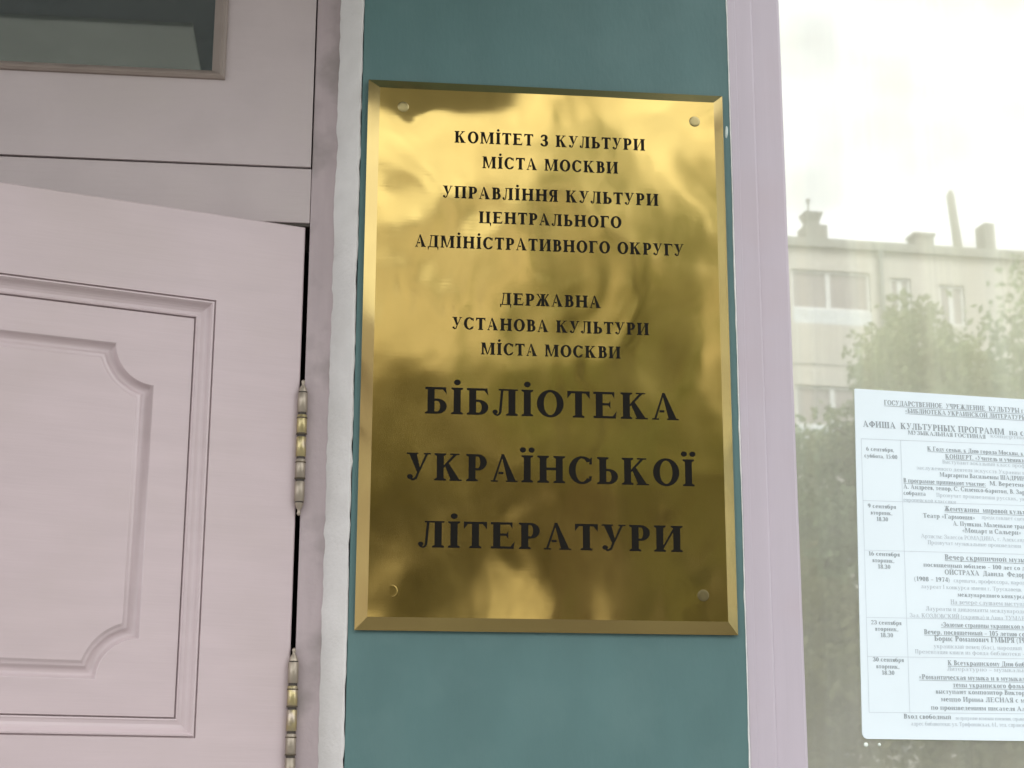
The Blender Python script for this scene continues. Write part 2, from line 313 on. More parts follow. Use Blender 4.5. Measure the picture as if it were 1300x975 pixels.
    if c == 'у': poly((.03,.68),(.03+T*1.1,.68),(.36,.08),(.28,.0)); poly((.30,.0),(.36,.08),(.56,.68),(.50,.68)); poly((.12,-.28),(.2,-.3),(.36,.08),(.30,.08)); rect(0,.68-sh,.26,.68); rect(.42,.68-sh,.60,.68); dot(.09,-.24,.07); return P, .60
    if c == 'б': arc(.30,.32,.30,.34,.30-T,.34-t,0,360,16); arc(.36,.40,.36,.55,.36-T*.8,.55-t,95,190,6); rect(.32,.90,.56,.97); return P, .62
    if c == 'ф': rect(.40-T/2,-.28,.40+T/2,.95); arc(.40,.34,.40,.36,.40-T,.36-t,0,360,16); return P, .82
    if c.upper() != c and c.upper() in 'ВГДЖЗИЙКЛМНПТХЦЧШЩЪЫЬЮЯ':
        Q, w = glyph(c.upper(), T*1.25, t*1.2, sv, sh*1.2); k = .68
        return [[(p[0]*k, p[1]*k) for p in q] for q in Q], w*k
    if c == '1': rect(.2,0,.2+T,1); rect(.06,0,.36+T,sh); poly((.06,.78),(.06,.86),(.22,1),(.22,.88)); return P, .52
    if c == '0': arc(.29,.5,.29,.52,.29-T,.52-t,0,360,18); return P, .58
    if c == '2': arc(.27,.70,.28,.31,.28-T,.31-t,-20,170,9); poly((.50,.60),(.36,.52),(.02,.06),(.16,.10)); rect(.02,0,.54,.12); return P, .58
    if c == '4': rect(.33,0,.33+T,1); rect(.0,.24,.58,.24+t*1.5); poly((.0,.24),(.08,.28),(.40,1),(.33,1)); return P, .60
    if c == '5': arc(.24,.32,.30,.34,.30-T,.34-t,-140,110,11); rect(.10,.58,.10+t,1); rect(.10,.88,.50,1); return P, .58
    if c == '6': arc(.29,.32,.29,.34,.29-T,.34-t,0,360,16); arc(.42,.36,.42,.66,.42-T,.66-t,100,182,7); return P, .60
    if c == '7': rect(.02,.88,.54,1); poly((.14,0),(.14+T,0),(.54,.9),(.44,.9)); return P, .56
    if c == '8': arc(.29,.74,.25,.27,.25-T*.9,.27-t,0,360,14); arc(.29,.26,.29,.29,.29-T,.29-t,0,360,14); return P, .58
    if c == '9': arc(.29,.68,.29,.34,.29-T,.34-t,0,360,16); arc(.16,.64,.42,.66,.42-T,.66-t,-80,2,7); return P, .60
    if c == '.': dot(.10,.08,.09); return P, .22
    if c == ',': dot(.10,.08,.09); poly((.10,.06),(.18,.08),(.08,-.18),(.04,-.18)); return P, .24
    if c == ':': dot(.10,.10,.09); dot(.10,.56,.09); return P, .24
    if c == '-': rect(.03,.28,.30,.38); return P, .34
    if c == '–': rect(.02,.30,.50,.38); return P, .52
    if c == '(': arc(.36,.36,.36,.70,.27,.64,120,240,7); return P, .28
    if c == ')': arc(-.12,.36,.36,.70,.27,.64,-60,60,7); return P, .28
    if c in '«»':
        for k in (0, .2):
            if c == '«': poly((.02+k,.36),(.20+k,.62),(.25+k,.62),(.12+k,.36)); poly((.02+k,.36),(.12+k,.36),(.25+k,.10),(.20+k,.10))
            else: poly((.02+k,.62),(.07+k,.62),(.25+k,.36),(.15+k,.36)); poly((.02+k,.10),(.15+k,.36),(.25+k,.36),(.07+k,.10))
        return P, .48
    if c == '/': para(0,.26,.07); return P, .34
    return P, .30
def layout(text, T, t, track=.10, space=.38):
    """polygons of one line, in cap-height units, and its length"""
    out = []; x = 0
    for ch in text:
        if ch == ' ': x += space; continue
        P, w = glyph(ch, T, t)
        out.append((x, P)); x += w+track
    return out, x-track
PAPER_LINES=[
(0.5769, 1.9266, 0.7319, 1.9217, 0.00554, 'bu', 'ГОСУДАРСТВЕННОЕ  УЧРЕЖДЕНИЕ  КУЛЬТУРЫ', ' г. МОСКВЫ'),
(0.6004, 1.9182, 0.7394, 1.9139, 0.005, 'bu', '«БИБЛИОТЕКА УКРАИНСКОЙ ЛИТЕРАТУРЫ', '»'),
(0.5518, 1.901, 0.7127, 1.8962, 0.00697, 'b', 'АФИША  КУЛЬТУРНЫХ ПРОГРАММ', '  на сентябрь'),
(0.6024, 1.8938, 0.6909, 1.8912, 0.00447, 'b', 'МУЗЫКАЛЬНАЯ ГОСТИНАЯ', ''),
(0.6964, 1.8928, 0.7531, 1.8912, 0.00411, 'l', 'концертный зал', ''),
(0.554, 1.8743, 0.5855, 1.8734, 0.00447, 'b', '6 сентября,', ''),
(0.5516, 1.8667, 0.5887, 1.8657, 0.00447, 'b', 'суббота, 15:00', ''),
(0.5526, 1.811, 0.5842, 1.8103, 0.00447, 'b', '9 сентября', ''),
(0.5555, 1.8037, 0.5798, 1.8032, 0.00447, 'b', 'вторник,', ''),
(0.5616, 1.7967, 0.5745, 1.7964, 0.00447, 'b', '18.30', ''),
(0.5507, 1.7588, 0.5855, 1.7582, 0.00447, 'b', '16 сентября', ''),
(0.5548, 1.7517, 0.5792, 1.7512, 0.00447, 'b', 'вторник,', ''),
(0.5604, 1.7449, 0.5744, 1.7446, 0.00447, 'b', '18.30', ''),
(0.55, 1.6849, 0.5834, 1.6844, 0.00447, 'b', '23 сентября', ''),
(0.554, 1.6781, 0.5797, 1.6778, 0.00447, 'b', 'вторник,', ''),
(0.5595, 1.6714, 0.5734, 1.6712, 0.00447, 'b', '18.30', ''),
(0.5499, 1.6457, 0.5838, 1.6453, 0.00447, 'b', '30 сентября', ''),
(0.5532, 1.6385, 0.5787, 1.6382, 0.00447, 'b', 'вторник,', ''),
(0.5589, 1.6318, 0.5728, 1.6317, 0.00447, 'b', '18.30', ''),
(0.6233, 1.8761, 0.7279, 1.8732, 0.00482, 'bu', 'К Году семьи, к Дню города Москвы,', ' к 190-летию'),
(0.6433, 1.8677, 0.7342, 1.8653, 0.005, 'bu', 'КОНЦЕРТ. «Учитель и ученики', ' класса вокала»'),
(0.6396, 1.8621, 0.7338, 1.8596, 0.00429, 'l', 'Выступают вокальный класс проф', ''),
(0.61, 1.8548, 0.7332, 1.8516, 0.00429, 'l', 'заслуженного деятеля искусств Украины и', ' России'),
(0.6356, 1.8474, 0.7327, 1.8449, 0.00482, 'b', 'Маргариты Васильевны ШАДРИН', ''),
(0.5942, 1.8399, 0.6873, 1.8376, 0.005, 'bu', 'В программе принимают участие:', ''),
(0.6919, 1.8388, 0.7322, 1.8378, 0.00482, 'b', 'М. Веретенн', ''),
(0.5939, 1.8331, 0.7316, 1.8297, 0.00482, 'b', 'А. Андреев, тенор, С. Силенко-баритон, В. Зар', ''),
(0.5935, 1.8262, 0.6185, 1.8256, 0.00465, 'b', 'собранта', ''),
(0.6305, 1.8248, 0.731, 1.8224, 0.00429, 'l', 'Прозвучат произведения русских, ук', ''),
(0.5931, 1.8188, 0.6519, 1.8174, 0.00429, 'l', 'европейской классики', ''),
(0.6386, 1.8093, 0.7299, 1.8072, 0.00554, 'bu', 'Жемчужины  мировой культ', 'уры'),
(0.6141, 1.8014, 0.6726, 1.8001, 0.005, 'b', 'Театр «Гармония»', ''),
(0.6803, 1.8013, 0.7294, 1.8002, 0.00429, 'l', 'представляет сцен', ''),
(0.6474, 1.7933, 0.7287, 1.7915, 0.00482, 'b', 'А. Пушкин. Маленькие траг', 'едии'),
(0.6574, 1.7859, 0.7237, 1.7845, 0.00518, 'b', '«Моцарт и Сальери»', ''),
(0.6106, 1.7791, 0.7276, 1.7767, 0.00447, 'l', 'Артисты: Залесов РОМАДИНА, г. Александ', ''),
(0.6176, 1.7723, 0.7226, 1.7702, 0.00429, 'l', 'Прозвучат музыкальные произведения', ''),
(0.6357, 1.7559, 0.726, 1.7542, 0.00572, 'bu', 'Вечер скрипичной музы', 'ки'),
(0.6114, 1.7478, 0.7253, 1.7457, 0.00465, 'b', 'посвященный юбилею – 100 лет со д', 'ня'),
(0.6347, 1.7397, 0.7248, 1.7381, 0.00536, 'b', 'ОЙСТРАХА  Давида  Федор', 'овича'),
(0.6004, 1.7322, 0.6397, 1.7315, 0.00482, 'b', '(1908 – 1974)', ''),
(0.6442, 1.7314, 0.7242, 1.7301, 0.00429, 'l', 'скрипача, профессора, народ', 'ного'),
(0.6074, 1.7244, 0.7199, 1.7225, 0.00429, 'l', 'лауреат I конкурса имени г. Трускавецк', ''),
(0.6477, 1.7161, 0.7231, 1.7149, 0.00447, 'b', 'международного конкурса', ''),
(0.6393, 1.7079, 0.7225, 1.7067, 0.00482, 'lu', 'На вечере слушаем выступл', 'ение'),
(0.6112, 1.7005, 0.7219, 1.6989, 0.00447, 'l', 'Лауреаты и дипломанты международн', 'ых'),
(0.593, 1.693, 0.7213, 1.6912, 0.00447, 'l', 'Зал. КОЗЛОВСКИЙ (скрипка) и Анна ТУМАН', 'ОВА'),
(0.6271, 1.6834, 0.7206, 1.6821, 0.005, 'bu', '«Золотые страницы украинской м', 'узыки»'),
(0.6078, 1.6753, 0.72, 1.6739, 0.00518, 'bu', 'Вечер, посвященный – 105 летию со', '  дня'),
(0.6188, 1.6682, 0.7195, 1.667, 0.00554, 'b', 'Борис Романович ГМЫРЯ (19', '03)'),
(0.6176, 1.6606, 0.7152, 1.6594, 0.00447, 'l', 'украинский певец (бас), народный', ''),
(0.5967, 1.6547, 0.7185, 1.6533, 0.00429, 'l', 'Презентация книги из фонда библиотеки –', ''),
(0.632, 1.6427, 0.7176, 1.6418, 0.00518, 'bu', 'К Всеукраинскому Дню биб', 'лиотек'),
(0.6309, 1.6368, 0.7172, 1.6359, 0.00429, 'l', 'Литературно – музыкальн', 'ый'),
(0.5996, 1.6276, 0.7165, 1.6265, 0.00518, 'bu', '«Романтическая музыка и в музыкал', 'ьные'),
(0.6364, 1.6195, 0.7159, 1.6188, 0.00518, 'bu', 'темы украинского фольк', 'лора»'),
(0.617, 1.6126, 0.7154, 1.6118, 0.00482, 'b', 'выступают композитор Виктор', 'ия'),
(0.6223, 1.6045, 0.7148, 1.6039, 0.005, 'b', 'меццо Ирина ЛЕСНАЯ с м', 'узыкой'),
(0.6108, 1.5958, 0.7142, 1.5951, 0.00482, 'b', 'по произведениям писателя Ал', ''),
(0.5805, 1.5862, 0.6321, 1.5859, 0.005, 'b', 'Вход свободный', ''),
(0.6372, 1.5855, 0.7134, 1.5851, 0.00375, 'l', 'по программе возможны изменения, справки', ''),
(0.5881, 1.5792, 0.713, 1.5785, 0.00411, 'l', 'адрес библиотеки: ул. Трифоновская, 61, тел. справок', '')]
# ------------------------------------------------------------ ground, street
def sheet(name, x0, y0, x1, y1, z, m):
    b = MB(); b.quad((x0,y0,z),(x1,y0,z),(x1,y1,z),(x0,y1,z)); return tag(b.build(name, m), kind='structure')
sheet('ground', -400, -400, 400, 400, -.16, M['earth'])
sheet('road', -200, -13, 200, -4.2, -.13, M['asphalt'])
b = MB(); b.box(-200,-4.05,-.3,200,0.0,0); tag(b.build('pavement', M['paving']), kind='structure')
b = MB(); b.box(-200,-4.2,-.3,200,-4.053,.004); tag(b.build('kerb', M['paving'], bevel=.01), kind='structure')

# ------------------------------------------------------------ library facade (teal pier between door and window)
random.seed(4)
fac = empty('library_facade', (0,0,0))
tag(fac, 'teal painted plaster wall with rough white edges that carries the brass plaque', 'wall')
b = MB(); b.box(-.0065,0,0,.4080,.36,3.05); b.build('pier', M['teal'], fac)
b = MB(); b.box(-3.2,0,0,-.985,.36,3.05); b.box(1.95,0,0,6,.36,3.05); b.box(-3.2,0,3.05,6,.36,7.4); b.box(.408,0,0,1.95,.36,.85); b.build('outer_wall', M['teal'], fac)
# splayed white reveal with a hand-painted, crumbly border on both sides
def reveal(x_face, x_frame, sgn, nm):
    b = MB(); N = 420; l0=[];l1=[];l2=[];l3=[]
    for i in range(N+1):
        z = 3.05*i/N
        w1 = .0016*noise.noise((z*14,1,0)) + .0013*noise.noise((z*55,2,0)) + .0009*noise.noise((z*170,3,0))
        w2 = .0018*noise.noise((z*18,5,0)) + .0015*noise.noise((z*60,6,0)) + .0008*noise.noise((z*190,8,0))
        w3 = .0008*noise.noise((z*25,9,4))
        l0.append((x_face+sgn*w1, .0002, z)); l1.append((x_face+sgn*(w1-.0006), -.0009, z))
        l2.append((x_face-sgn*(.0035-.4*w3), .0004+.3*w3, z)); l3.append((x_frame+sgn*w2, .0238, z))
    l4 = [(p[0]-sgn*.0004, .0262, p[2]) for p in l3]
    b.strip([l0,l1,l2,l3,l4], closed=False, smooth=True); return b.build(nm, M['plaster'], fac)
reveal(-.0072, -.0332, 1, 'plaster_reveal')
reveal(-.985, -.960, -1, 'plaster_reveal')
b = MB(); b.box(-.031,.0245,0,-.0065,.36,3.05); b.box(-.985,.0245,0,-.962,.36,3.05); b.build('reveal_backing', M['plaster'], fac)
# thin bare plaster line where the teal stops beside the window frame
b = MB(); N = 420; la=[];lb=[];lc=[];ld=[]
for i in range(N+1):
    z = .85+2.2*i/N
    w = max(.00025, .0009+.0012*noise.noise((z*7,3,1))+.0008*noise.noise((z*50,3,7)))
    la.append((.4084-w,.0003,z)); lb.append((.4084-w*.8,-.0007,z)); lc.append((.4088,-.0009,z)); ld.append((.4092,.003,z))
b.strip([la,lb,lc,ld], closed=False); b.build('plaster_edge', M['plaster_edge'], fac)
b = MB(); b.lathe([(0,.0006),(.0018,.0006),(.0022,0)], (0,0,0), 'y', 12)
b.v = [(.4035+v[0]*.85+.0004*math.sin(v[2]*900), v[1], 2.2335+v[2]*3.4) for v in b.v]; b.build('paint_chip', M['chip'], fac)
# canopy over the entrance (a coffered slab with a deeper edge)
b = MB(); b.box(-1.02,-1.0,2.722,.38,-.001,2.90); can = b.build('canopy', M['soffit'], fac, bevel=.006)
b = MB(); b.box(-1.0,-.995,2.712,-.10,-.002,2.7225); b.build('soffit_board', M['soffit_beam'], can)
b = MB(); b.box(-.98,-.97,2.706,-.275,-.705,2.7125); b.build('soffit_panel', M['soffit_panel'], can)
# rooms behind
b = MB()
def room(x0,x1,y0,y1,z0,z1):
    b.quad((x0,y1,z0),(x1,y1,z0),(x1,y1,z1),(x0,y1,z1)); b.quad((x0,y0,z0),(x0,y1,z0),(x0,y1,z1),(x0,y0,z1)); b.quad((x1,y0,z0),(x1,y1,z0),(x1,y1,z1),(x1,y0,z1))
    b.quad((x0,y0,z0),(x1,y0,z0),(x1,y1,z0),(x0,y1,z0)); b.quad((x0,y0,z1),(x1,y0,z1),(x1,y1,z1),(x0,y1,z1))
room(-1.0,.0,.15,2.5,.01,3.04); b.build('vestibule', M['dark'], fac, recalc=False)
b = MB(); room(.41,1.95,.36,4,.3,3.04); b.build('reading_room', M['room'], fac, recalc=False)

# ------------------------------------------------------------ door frame with transom
fr = empty('door_frame', (0,0,0))
tag(fr, 'dusty pink timber door frame with a glazed transom above the open door', 'door frame')
b = MB(); b.box(-.0596,.025,0,-.0300,.12,3.05); b.build('jamb', M['pink_jamb'], fr, bevel=.0012)
b = MB(); b.box(-.965,.025,0,-.935,.12,3.05); b.build('jamb', M['pink_jamb'], fr, bevel=.0012)
b = MB(); b.box(-.9345,.0255,2.1150,-.0600,.12,2.1785); b.build('header_rail', M['pink_frame'], fr, bevel=.0012)
b = MB(); b.box(-.9345,.0255,2.78,-.0600,.12,3.05); b.build('header_rail', M['pink_frame'], fr)
b = MB(); b.box(-.9345,.0275,2.1118,-.0600,.12,2.1148); b.build('gap_shade_strip', M['hinge_dark'], fr)  # dark strip added under the header to paint the shade in the door gap
# transom sash
x0,x1,z0,z1 = -.9335,-.0610,2.1800,2.7785; a0,a1,c0,c1 = -.835,-.1600,2.2795,2.68
b = MB(); f = .0235
for q in (((x0,z0),(x1,z0),(a1,c0),(a0,c0)),((x1,z0),(x1,z1),(a1,c1),(a1,c0)),((x1,z1),(x0,z1),(a0,c1),(a1,c1)),((x0,z1),(x0,z0),(a0,c0),(a0,c1))):
    b.quad(*[(p[0],f,p[1]) for p in q])
rim = [(x0,z0),(x1,z0),(x1,z1),(x0,z1)]
b.strip([[(p[0],f,p[1]) for p in rim],[(p[0],.07,p[1]) for p in rim]], smooth=False)
sash = b.build('transom_sash', M['pink_frame'], fr, recalc=True)
def rr(d): return [(a0+d,c0+d),(a1-d,c0+d),(a1-d,c1-d),(a0+d,c1-d)]
b = MB(); loops = []
for d,y in ((-.001,.0236),(-.0006,.0205),(.002,.0185),(.005,.0195),(.0065,.023),(.011,.0290),(.0145,.034),(.0155,.040)): loops.append([(p[0],y,p[1]) for p in rr(d)])
b.strip(loops, smooth=False); b.build('glazing_bead', M['bead'], sash)
b = MB(); b.box(a0+.005,.0385,c0+.005,a1-.005,.0425,c1-.005); b.build('glass_pane', M['glass_t'], sash)
b = MB(); b.box(-.9345,.03,.004,-.06,.2,.045); b.build('threshold', M['paving'], fr)

# ------------------------------------------------------------ the open door
TH = R(19)
door = empty('entrance_door', (-.0605, .0250, 0), math.pi+TH)
tag(door, 'dusty pink panelled wooden door standing ajar on brass hinges', 'door')
DW, DB, DT = .842, .05, 2.1095                # local x runs from the hinge edge to the free edge, local y is outward
U0 = .0038
panels = [(.0993, DW-.0993, 1.5600, 2.0135), (.0993, DW-.0993, .24, 1.44)]
b = MB()
def q2(xa,za,xb,zb): b.quad((xa,0,za),(xb,0,za),(xb,0,zb),(xa,0,zb))
e = .0015
q2(U0+e,DB,.0993,DT-e); q2(DW-.0993,DB,DW,DT-e); q2(.0993,DB,DW-.0993,.24); q2(.0993,1.44,DW-.0993,1.56); q2(.0993,2.0135,DW-.0993,DT-e)
b.strip([[(U0+e,0,DB),(DW,0,DB),(DW,0,DT-e),(U0+e,0,DT-e)],[(U0,-e,DB),(DW+e,-e,DB),(DW+e,-e,DT),(U0,-e,DT)],[(U0,-.045,DB),(DW+e,-.045,DB),(DW+e,-.045,DT),(U0,-.045,DT)]], smooth=False)
b.quad((U0,-.045,DB),(DW+e,-.045,DB),(DW+e,-.045,DT),(U0,-.045,DT))
leaf = b.build('door_leaf', M['pink'], door)
for (xa,xb,za,zb) in panels:
    b = MB()
    prof = ((0,0),(.0004,-.0032),(.0015,-.0034),(.0019,-.0004),(.0034,-.0002),(.0050,-.0022),(.0064,-.0046),(.0082,-.0066),(.0104,-.0080),(.0132,-.0087),(.0160,-.0084),(.0174,-.0078),(.0186,-.0082),(.0190,-.0125),(.0201,-.0127),(.0204,-.0092))
    b.strip([[(xa+d,v,za+d),(xb-d,v,za+d),(xb-d,v,zb-d),(xa+d,v,zb-d)] for d,v in prof], smooth=False)
    b.build('panel_moulding', M['pink'], door)
    # the field with its routed groove, the corners notched by quarter circles
    b = MB(); m = .0204; X0,X1,Z0,Z1 = xa+m,xb-m,za+m,zb-m; V = -.0092
    g = .0385; gx0,gx1,gz0,gz1 = X0+g,X1-g,Z0+.0345,Z1-.0355; rad = .041; NA = 14
    def path(d, v):
        r = rad+d; pts = []
        for cx,cz,s in ((gx0,gz0,0),(gx1,gz0,1),(gx1,gz1,2),(gx0,gz1,3)):
            # arc centre is the corner itself; the rectangle shrinks by d
            k = math.asin(min(.95, d/r)); A = [(90-0, 0), (180, 90), (270, 180), (360, 270)][s]
            a_s = R(A[0])-k; a_e = R(A[1])+k
            for i in range(NA+1):
                a = a_s+(a_e-a_s)*i/NA; pts.append((cx+r*math.cos(a), v, cz+r*math.sin(a)))
        return pts
    p0 = path(0, V)
    rect = []
    for s,(cx,cz) in enumerate(((X0,Z0),(X1,Z0),(X1,Z1),(X0,Z1))):
        for i in range(NA+1): rect.append((cx, V, cz))
    # order: each corner starts on one side and ends on the other, the rectangle gets the side feet
    b.strip([rect, p0], smooth=False)
    gp = ((0,0),(.0006,-.0006),(.0016,-.0034),(.0034,-.0062),(.0060,-.0074),(.0090,-.0070),(.0112,-.0052),(.0122,-.0034),(.0142,-.0030),(.0160,-.0022),(.0174,-.0005),(.0184,0))
    b.strip([path(d, V+v) for d,v in gp], smooth=True)
    last = path(.0184, V); n = len(b.v); b.v += last; b.f.append(tuple(range(n, n+len(last)))); b.sm.append(False)
    b.build('panel_field', M['pink'], door)
# hinges: five knuckles with dark grooves, pointed finials
def hinge(zc, first=None):
    b = MB(); b.box(.0005,-.0300,zc-.055,.0021,-.0005,zc+.055)
    h = b.build('hinge', M['hinge'], door)
    hx, hy = .0020, .0045
    prof = [(.0001,-.0735),(.0012,-.0730),(.0022,-.0712),(.0016,-.0690),(.0016,-.0672),(.0030,-.0655),(.0044,-.0620),(.0050,-.0600)]
    for s in (1,-1):
        b = MB(); b.lathe([(r, s*z*1.0) for r,z in prof], (hx,hy,zc), 'z', 16); b.build('finial', M['hinge_pale'], h)
    L = .120; k = 5; each = L/k
    for i in range(k):
        lo = -.060+i*each
        b = MB(); r = .0054
        b.lathe([(.0040,lo+.0012),(r,lo+.0020),(r,lo+each-.0016),(.0040,lo+each-.0008)], (hx,hy,zc), 'z', 18)
        b.build('knuckle', M['hinge_pale'] if i in (0,1,4) else M['hinge'], h)
    b = MB(); b.lathe([(.0046,-.061),(.0046,.061)], (hx,hy,zc), 'z', 12); b.build('pin', M['hinge_dark'], h)
    for i in (1,2,3,4):
        b = MB(); z = -.060+i*each+(.0022 if i % 2 else -.0046); b.lathe([(.0050,z-.0009),(.0058,z-.0006),(.0058,z+.0006),(.0050,z+.0009)], (hx,hy,zc), 'z', 16); b.build('ring', M['hinge_ring'], h)
for zc in (1.8630, 1.5790, .55): hinge(zc)
b = MB(); b.lathe([(.0,.052),(.010,.052),(.011,.04),(.009,.01),(.022,.006),(.024,0)], (0,0,0), 'x', 16)
b.v = [(DW-.05+v[1], v[0], 1.02+v[2]) for v in b.v]; b.build('handle', M['handle'], door)

# ------------------------------------------------------------ display window, curtain, notice
win = empty('display_window', (0,0,0))
tag(win, 'large plate glass window in a pink timber frame reflecting the street', 'window')
def frame(xa,xb,za,zb,prof,nm):
    b = MB(); b.strip([[(xa+d,y,za+d),(xb-d,y,za+d),(xb-d,y,zb-d),(xa+d,y,zb-d)] for d,y in prof], smooth=False); return b.build(nm, M['pink_window'], win)
frame(.4092,1.95,.86,3.04,((0,.08),(0,.0035),(.0008,.0022),(.0085,.0020),(.0092,.0027),(.0270,.0027),(.0286,.0033),(.0296,.0046),(.0300,.0070)),'outer_frame')
frame(.4385,1.921,.889,3.011,((0,.08),(0,.0052),(.0004,.0046),(.030,.0050),(.0325,.0062),(.0335,.0120),(.0360,.0180),(.0375,.0215)),'inner_frame')
b = MB(); b.box(.470,.0200,.92,1.89,.0240,2.98); pane = b.build('glass_pane', M['glass'], win); pane.data.materials.append(M['clear'])
for p in pane.data.polygons: p.material_index = 0 if p.center.y < .0201 else 1
b = MB(); N = 900; lo = []; hi = []
for i in range(N+1):
    x = .42+1.52*i/N; y = .085+.016*math.sin(x*75+2*noise.noise((x*4,0,0)))+.009*noise.noise((x*38,1,0)); lo.append((x,y,.9)); hi.append((x,y+.006*noise.noise((x*20,3,0)),3.03))
b.strip([lo,hi], closed=False); cu = b.build('curtain', M['curtain'])
sol = cu.modifiers.new('thickness','SOLIDIFY'); sol.thickness = .001
tag(cu, 'olive beige pleated curtain hanging behind the window glass', 'curtain')

no = empty('paper_notice', (.544,.0185,1.565))
tag(no, 'white printed sheet with a table of dates fixed to the window glass', 'notice')
TL=(.5440,1.9442); TR=(.5440+.262,1.9352); BR=(.5344+.262,1.5634); BL=(.5344,1.5649)
def pq(u,v):
    return ((TL[0]*(1-u)+TR[0]*u)*(1-v)+(BL[0]*(1-u)+BR[0]*u)*v, (TL[1]*(1-u)+TR[1]*u)*(1-v)+(BL[1]*(1-u)+BR[1]*u)*v)
out = []
for (u,v,du,dv) in ((0,0,1,1),(1,0,-1,1),(1,1,-1,-1),(0,1,1,-1)):
    ru, rv = (.022,.018) if v else (.006,.004)
    cs = [(u+du*ru*(1-math.cos(k)), v+dv*rv*(1-math.sin(k))) for k in [R(90*i/6) for i in range(7)]]
    if (u,v) in ((1,0),(0,1)): cs = cs[::-1]
    out += cs
out = [pq(*c) for c in out]
# corner order check: walk round by angle
cx = sum(p[0] for p in out)/len(out); cz = sum(p[1] for p in out)/len(out)
out.sort(key=lambda p: math.atan2(p[1]-cz, p[0]-cx))
b = MB(); yf, yb = .0186, .0192
n = len(b.v); b.v += [(p[0],yf,p[1]) for p in out]; b.f.append(tuple(range(n,n+len(out)))); b.sm.append(False)
b.strip([[(p[0],yf,p[1]) for p in out],[(p[0],yb,p[1]) for p in out]], smooth=False)
n = len(b.v); b.v += [(p[0],yb,p[1]) for p in out]; b.f.append(tuple(range(n,n+len(out)))); b.sm.append(False)
def keep(o):          # put a part built in world coordinates under a thing that stands elsewhere
    o.matrix_parent_inverse = Matrix.Translation(-o.parent.location) if o.parent else Matrix(); return o
keep(b.build('sheet', M['paper'], no))
bd, bl_ = MB(), MB()
for (xa,za,xb,zb,h,st,t1,t2) in PAPER_LINES:
    bold = 'b' in st; T, t = (.21,.075) if bold else (.13,.05)
    L1, w1 = layout(t1, T, t, .07, .34); full, w = layout(t1+t2, T, t, .07, .34)
    sx = (xb-xa)/w1; sl_ = (zb-za)/(xb-xa); tgt = bd if bold else bl_
    if xa+w*sx > .792: full = [g for g in full if xa+g[0]*sx < .782]; w = (full[-1][0]+.8) if full else 0
    for i,(gx,P) in enumerate(full):
        for k,p in enumerate(P):
            y = yf-.00025-.000004*(k%7)
            tgt.quad(*[(xa+(gx+q[0])*sx, y, za+(gx+q[0])*sx*sl_+q[1]*h) for q in p])
    if 'u' in st: tgt.quad(*[(xa+c*sx, yf-.0002, za+c*sx*sl_+d*h) for c,d in ((0,-.26),(w,-.26),(w,-.17),(0,-.17))])
keep(bd.build('bold_print', M['print'], no, recalc=False, merge=False)); keep(bl_.build('light_print', M['print_light'], no, recalc=False, merge=False))
b = MB()
def rule(x0,z0,x1,z1,w=.0005):
    dx,dz = x1-x0,z1-z0; l = math.hypot(dx,dz); nx,nz = -dz/l*w/2, dx/l*w/2
    b.quad((x0+nx,yf-.00015-len(b.v)*1e-6,z0+nz),(x1+nx,yf-.00015-len(b.v)*1e-6,z1+nz),(x1-nx,yf-.00015-len(b.v)*1e-6,z1-nz),(x0-nx,yf-.00015-len(b.v)*1e-6,z0-nz))
for z in (1.8875,1.8188,1.7645,1.6922,1.6508,1.5924):
    k = (1.9442-z)/.38; x = .5489-.0058*(1.8875-z)/.295; rule(x,z,x+.235,z-.235*(.014*(1-k)))
rule(.5489,1.8875,.5431,1.5924); rule(.5934,1.8870,.5874,1.5924); rule(.784,1.884,.778,1.5924)
keep(b.build('table_ruling', M['rule'], no, recalc=False, merge=False))
for i,(x,z,r,lb) in enumerate(((.5385,1.5590,.0024,'larger pale glue painted on the glass just under the notice corner'),(.5530,1.5592,.0017,'smaller pale glue painted on the glass beside the larger one'))):
    b = MB(); b.lathe([(0,.0012),(r*.5,.0011),(r*.85,.0007),(r,0)], (x,.0199,z), 'y', 14)  # pale dots set on the pane to paint two mirrored glints
    tag(b.build('glint_spot', M['glint']), lb, 'glue drop', 'glue spots painted on the window glass')

# ------------------------------------------------------------ brass plaque
plq = empty('brass_plaque', (.2,0,1.97))
tag(plq, 'shiny golden brass library plaque with black Cyrillic lettering on the teal wall', 'plaque')
BV = .0127; PF = -.0152
def near(x, z, y, y0=0.0):     # plaque points were measured in the plane y0; bring them to their true depth y
    k = (1.71449+y)/(1.71449+y0); return -.0206+(x+.0206)*k, 1.5048+(z-1.5048)*k
(PX0,PZ1),(PX1,PZ0) = near(0.0,2.277,-.0042), near(.4,1.6695,-.0042)
def warp(x, z):
    w = 0
    for sx,sz,A,s in ((.0387,2.2434,.0008,.022),(.3657,2.2414,.0007,.02),(.3623,1.7096,.0010,.03),(.0368,1.7093,.0010,.03)):
        w -= A*math.exp(-((x-sx)**2+(z-sz)**2)/(2*s*s))
    w += .0012*noise.noise((x*9+1.3, z*6, .5)) + (.00048)*noise.noise((x*19, z*15, 3.1)) + (.00010)*noise.noise((x*36+4*noise.noise((x*8,z*8,2)), z*26, 5.3)) + .00004*noise.noise((x*50, z*44, 7.7))
    w += WX(x, z)
    return w
def WX(x, z):
    return -.0034*math.exp(-((x-.065)/.055)**2/2-((z-2.288)/.027)**2/2) - .0020*math.exp(-((x-.325)/.035)**2/2-((z-2.288)/.026)**2/2)
def py(x, z): return PF-warp(x, z)
NX, NZ = 130, 200
b = MB(); ix0,ix1,iz0,iz1 = PX0+BV,PX1-BV,PZ0+BV,PZ1-BV
